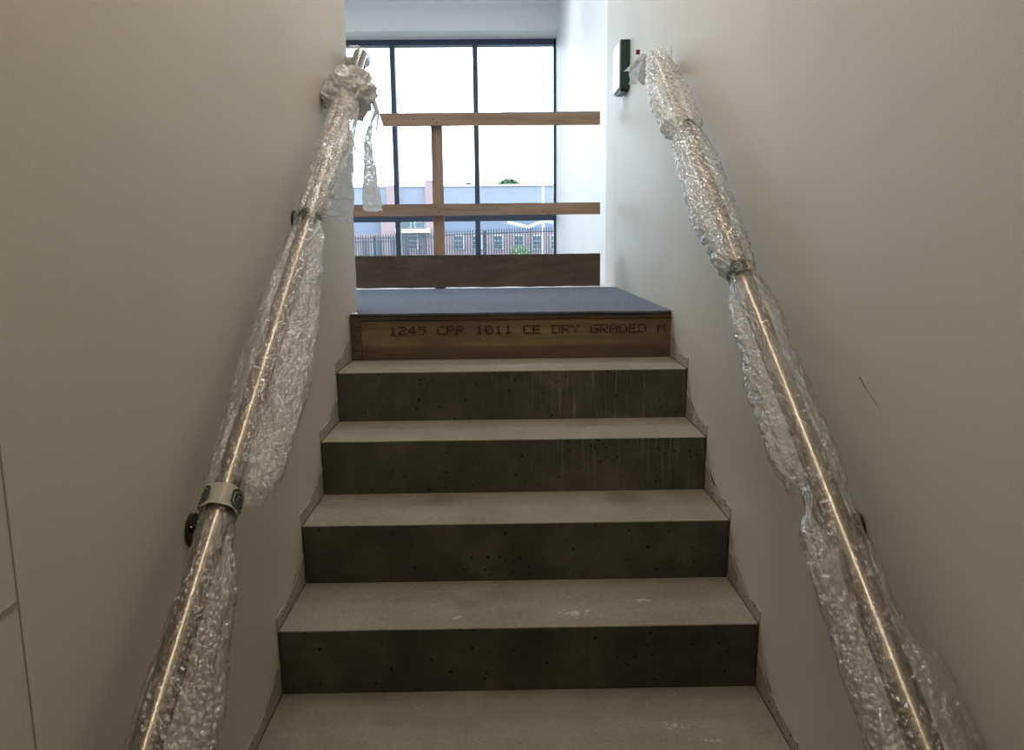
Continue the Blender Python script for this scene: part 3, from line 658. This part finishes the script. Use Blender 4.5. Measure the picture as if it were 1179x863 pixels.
# ------------------------------------------------------------------ outside
GZ = -.75
bm = nb(); box(bm, -90, 90, YW+.3, 160, GZ-.2, GZ); struct('ground', bm, M['ground'])
def fence(Y, x0, x1, ytop0, ytop1, label, pitch=.157):
    a, b = at(x0, ytop0, Y), at(x1, ytop1, Y*1.0)
    t = thing('palisade_fence', label, 'fence', (a.x, Y, GZ), 'palisade fences in the yard')
    n = int((b.x-a.x)/pitch)
    for i in range(n+1):
        bm = nb(); x = a.x + i*pitch; zt = a.z + (b.z-a.z)*i/max(1, n); w = .036
        v = [bm.verts.new((x+dx, Y+dy, z)) for dy in (-.01, .01) for dx, z in ((-w, GZ+.05), (w, GZ+.05), (w, zt-.10), (0, zt), (-w, zt-.10))]
        bm.faces.new(v[:5]); bm.faces.new(v[5:][::-1])
        for k in range(5): bm.faces.new([v[k], v[5+k], v[5+(k+1)%5], v[(k+1)%5]])
        link('pale', bm, M['fence'], t)
    for fr in (.16, .80):
        bm = nb(); v = []
        for x, zt in ((a.x, a.z), (b.x, b.z)):
            z = GZ + (zt-GZ)*fr + (.2 if fr > .5 else 0); v.append([bm.verts.new((x, Y+dy, z+dz)) for dy, dz in ((.02,-.035),(.06,-.035),(.06,.035),(.02,.035))])
        for k in range(4): bm.faces.new([v[0][k], v[0][(k+1)%4], v[1][(k+1)%4], v[1][k]])
        bm.faces.new(v[0]); bm.faces.new(v[1][::-1]); link('fence_rail', bm, M['fence'], t)
    k = 0
    while a.x + k*2.75 < b.x:
        x = a.x + k*2.75; link('post', B(x-.05, x+.05, Y+.06, Y+.16, GZ, a.z + (b.z-a.z)*k*2.75/(b.x-a.x) - .12), M['fence'], t); k += 1
fence(47, 505, 680, 265.5, 258, 'tall grey palisade fence outside, running behind the right half of the window')
fence(49, 380, 508, 270.5, 268, 'grey palisade fence outside, behind the lower left of the window')
fence(58, 395, 470, 276, 274, 'second palisade fence seen through the left one, further across the yard')
def ybox(x0, x1, y0, y1, Y, d):
    a, b = at(x0, y1, Y), at(x1, y0, Y); xm = max(430, min(640, (x0+x1)/2)); return (a.x, b.x, Y, Y+d, at(xm, y1, Y).z, at(xm, y0, Y).z)
bd = thing('industrial_building', 'pale blue clad building with brick base and white framed windows across the yard', 'building', (5, 70, GZ))
YF = 70
def bp(name, x0, x1, y0, y1, Y, d, m, par=None, toground=False):
    v = list(ybox(x0, x1, y0, y1, Y, d))
    if toground: v[4] = GZ
    return link(name, B(*v), M[m], par or bd)
bp('cladding_wall', 320, 720, 214, 262, YF, 8, 'clad2')
bp('parapet', 320, 720, 212.5, 214.5, YF-.15, .3, 'white')
bp('lower_cladding', 320, 720, 250, 269, YF-.3, .3, 'clad')
bp('brick_wall', 320, 720, 268.5, 300, YF-.5, .5, 'brick', None, True)
for x0, x1 in ((447.5,454.5),(491.5,498)): bp('brick_pier', x0, x1, 207.5 if x0 > 480 else 213, 300, YF-1.0, .5, 'brick', None, True)
bp('brick_wall', 440, 455, 252, 300, YF-1.2, .7, 'brick', None, True)
bp('canopy', 455, 494, 263, 268, YF-2.2, 1.8, 'white')
for x0 in (462, 478): 
    w_ = bp('window', x0-1, x0+11.5, 254.5, 262, YF-.75, .4, 'white'); bp('pane', x0, x0+10.5, 255.5, 261.5, YF-.85, .12, 'pane', w_)
for x0 in (523, 544, 568, 592, 613, 634, 660, 470):
    w_ = bp('window', x0, x0+11, 270.5, 287, YF-.75, .4, 'white')
    for a, b in ((0.8,5.2),(5.8,10.2)):
        for c_, d_ in ((271.5,276.5),(277.5,281.5),(282.3,286)): bp('pane', x0+a, x0+b, c_, d_, YF-.85, .12, 'pane', w_)
bm = nb(); tube(bm, [tuple(at(x_, y_, 60)) for x_, y_ in ((584,256),(598,259),(608,261.5),(618,257.5),(627,254.5),(640,256.5))], .11, 8); link('roof_verge', bm, M['white'], bd)
lp = thing('lamp_post', 'slim pale lamp column standing in the yard near the right edge of the window', 'lamp post', tuple(at(625, 300, 60).xy) + (GZ,))
p = at(625, 195, 60); bm = nb(); tube(bm, [(p.x, 60, GZ), (p.x, 60, p.z*.5), (p.x, 60, p.z)], [.10,.08,.06], 12); link('column', bm, M['white'], lp)
link('lantern', B(p.x-.45, p.x+.05, 59.85, 60.15, p.z, p.z+.12, bev=.02), M['white'], lp)
def foliage(name, label, c, rx, ry, rz, m, n, seed, cat, trunk=True, lf=.25):
    t = thing(name, label, cat, (c[0], c[1], GZ)); rr = random.Random(seed); bm = nb()
    for i in range(n):
        d = Vector((rr.gauss(0,1), rr.gauss(0,1), rr.gauss(0,1))).normalized()*rr.random()**.4
        p = Vector((c[0]+d.x*rx, c[1]+d.y*ry, c[2]+d.z*rz)); q = Matrix.Rotation(rr.uniform(0,6.28), 3, Vector((rr.random()-.5, rr.random()-.5, rr.random()-.5)).normalized())
        v = [bm.verts.new(p + q @ Vector(k)*lf*rr.uniform(.6,1.3)) for k in ((-1,0,0),(0,-.6,.1),(1,0,0),(0,.6,.1))]; bm.faces.new(v)
    link('crown', bm, M[m], t)
    bm = nb(); tube(bm, [(c[0], c[1], GZ), (c[0]+.05, c[1], (GZ+c[2])/2), (c[0], c[1], c[2])], [.3,.22,.1] if trunk else [.05,.04,.02], 8); link('trunk', bm, M['bark'], t)
p = at(586, 212, 95); foliage('tree', 'dark green tree top showing above the roof of the building outside', (p.x, 95, p.z-.6), 1.5, 1.5, 1.2, 'leaf', 1500, 2, 'tree')
p = at(598, 290, 55); foliage('bush', 'light green bush behind the fence at the lower right of the window', (p.x, 55, p.z-.2), .8, .5, .7, 'leaf2', 500, 4, 'bush', False, .12)
p = at(539, 211, 95); foliage('tree', 'small dark tree top peeping over the roof left of the middle mullion', (p.x, 95, p.z-.8), .8, .8, .85, 'leaf', 500, 6, 'tree')
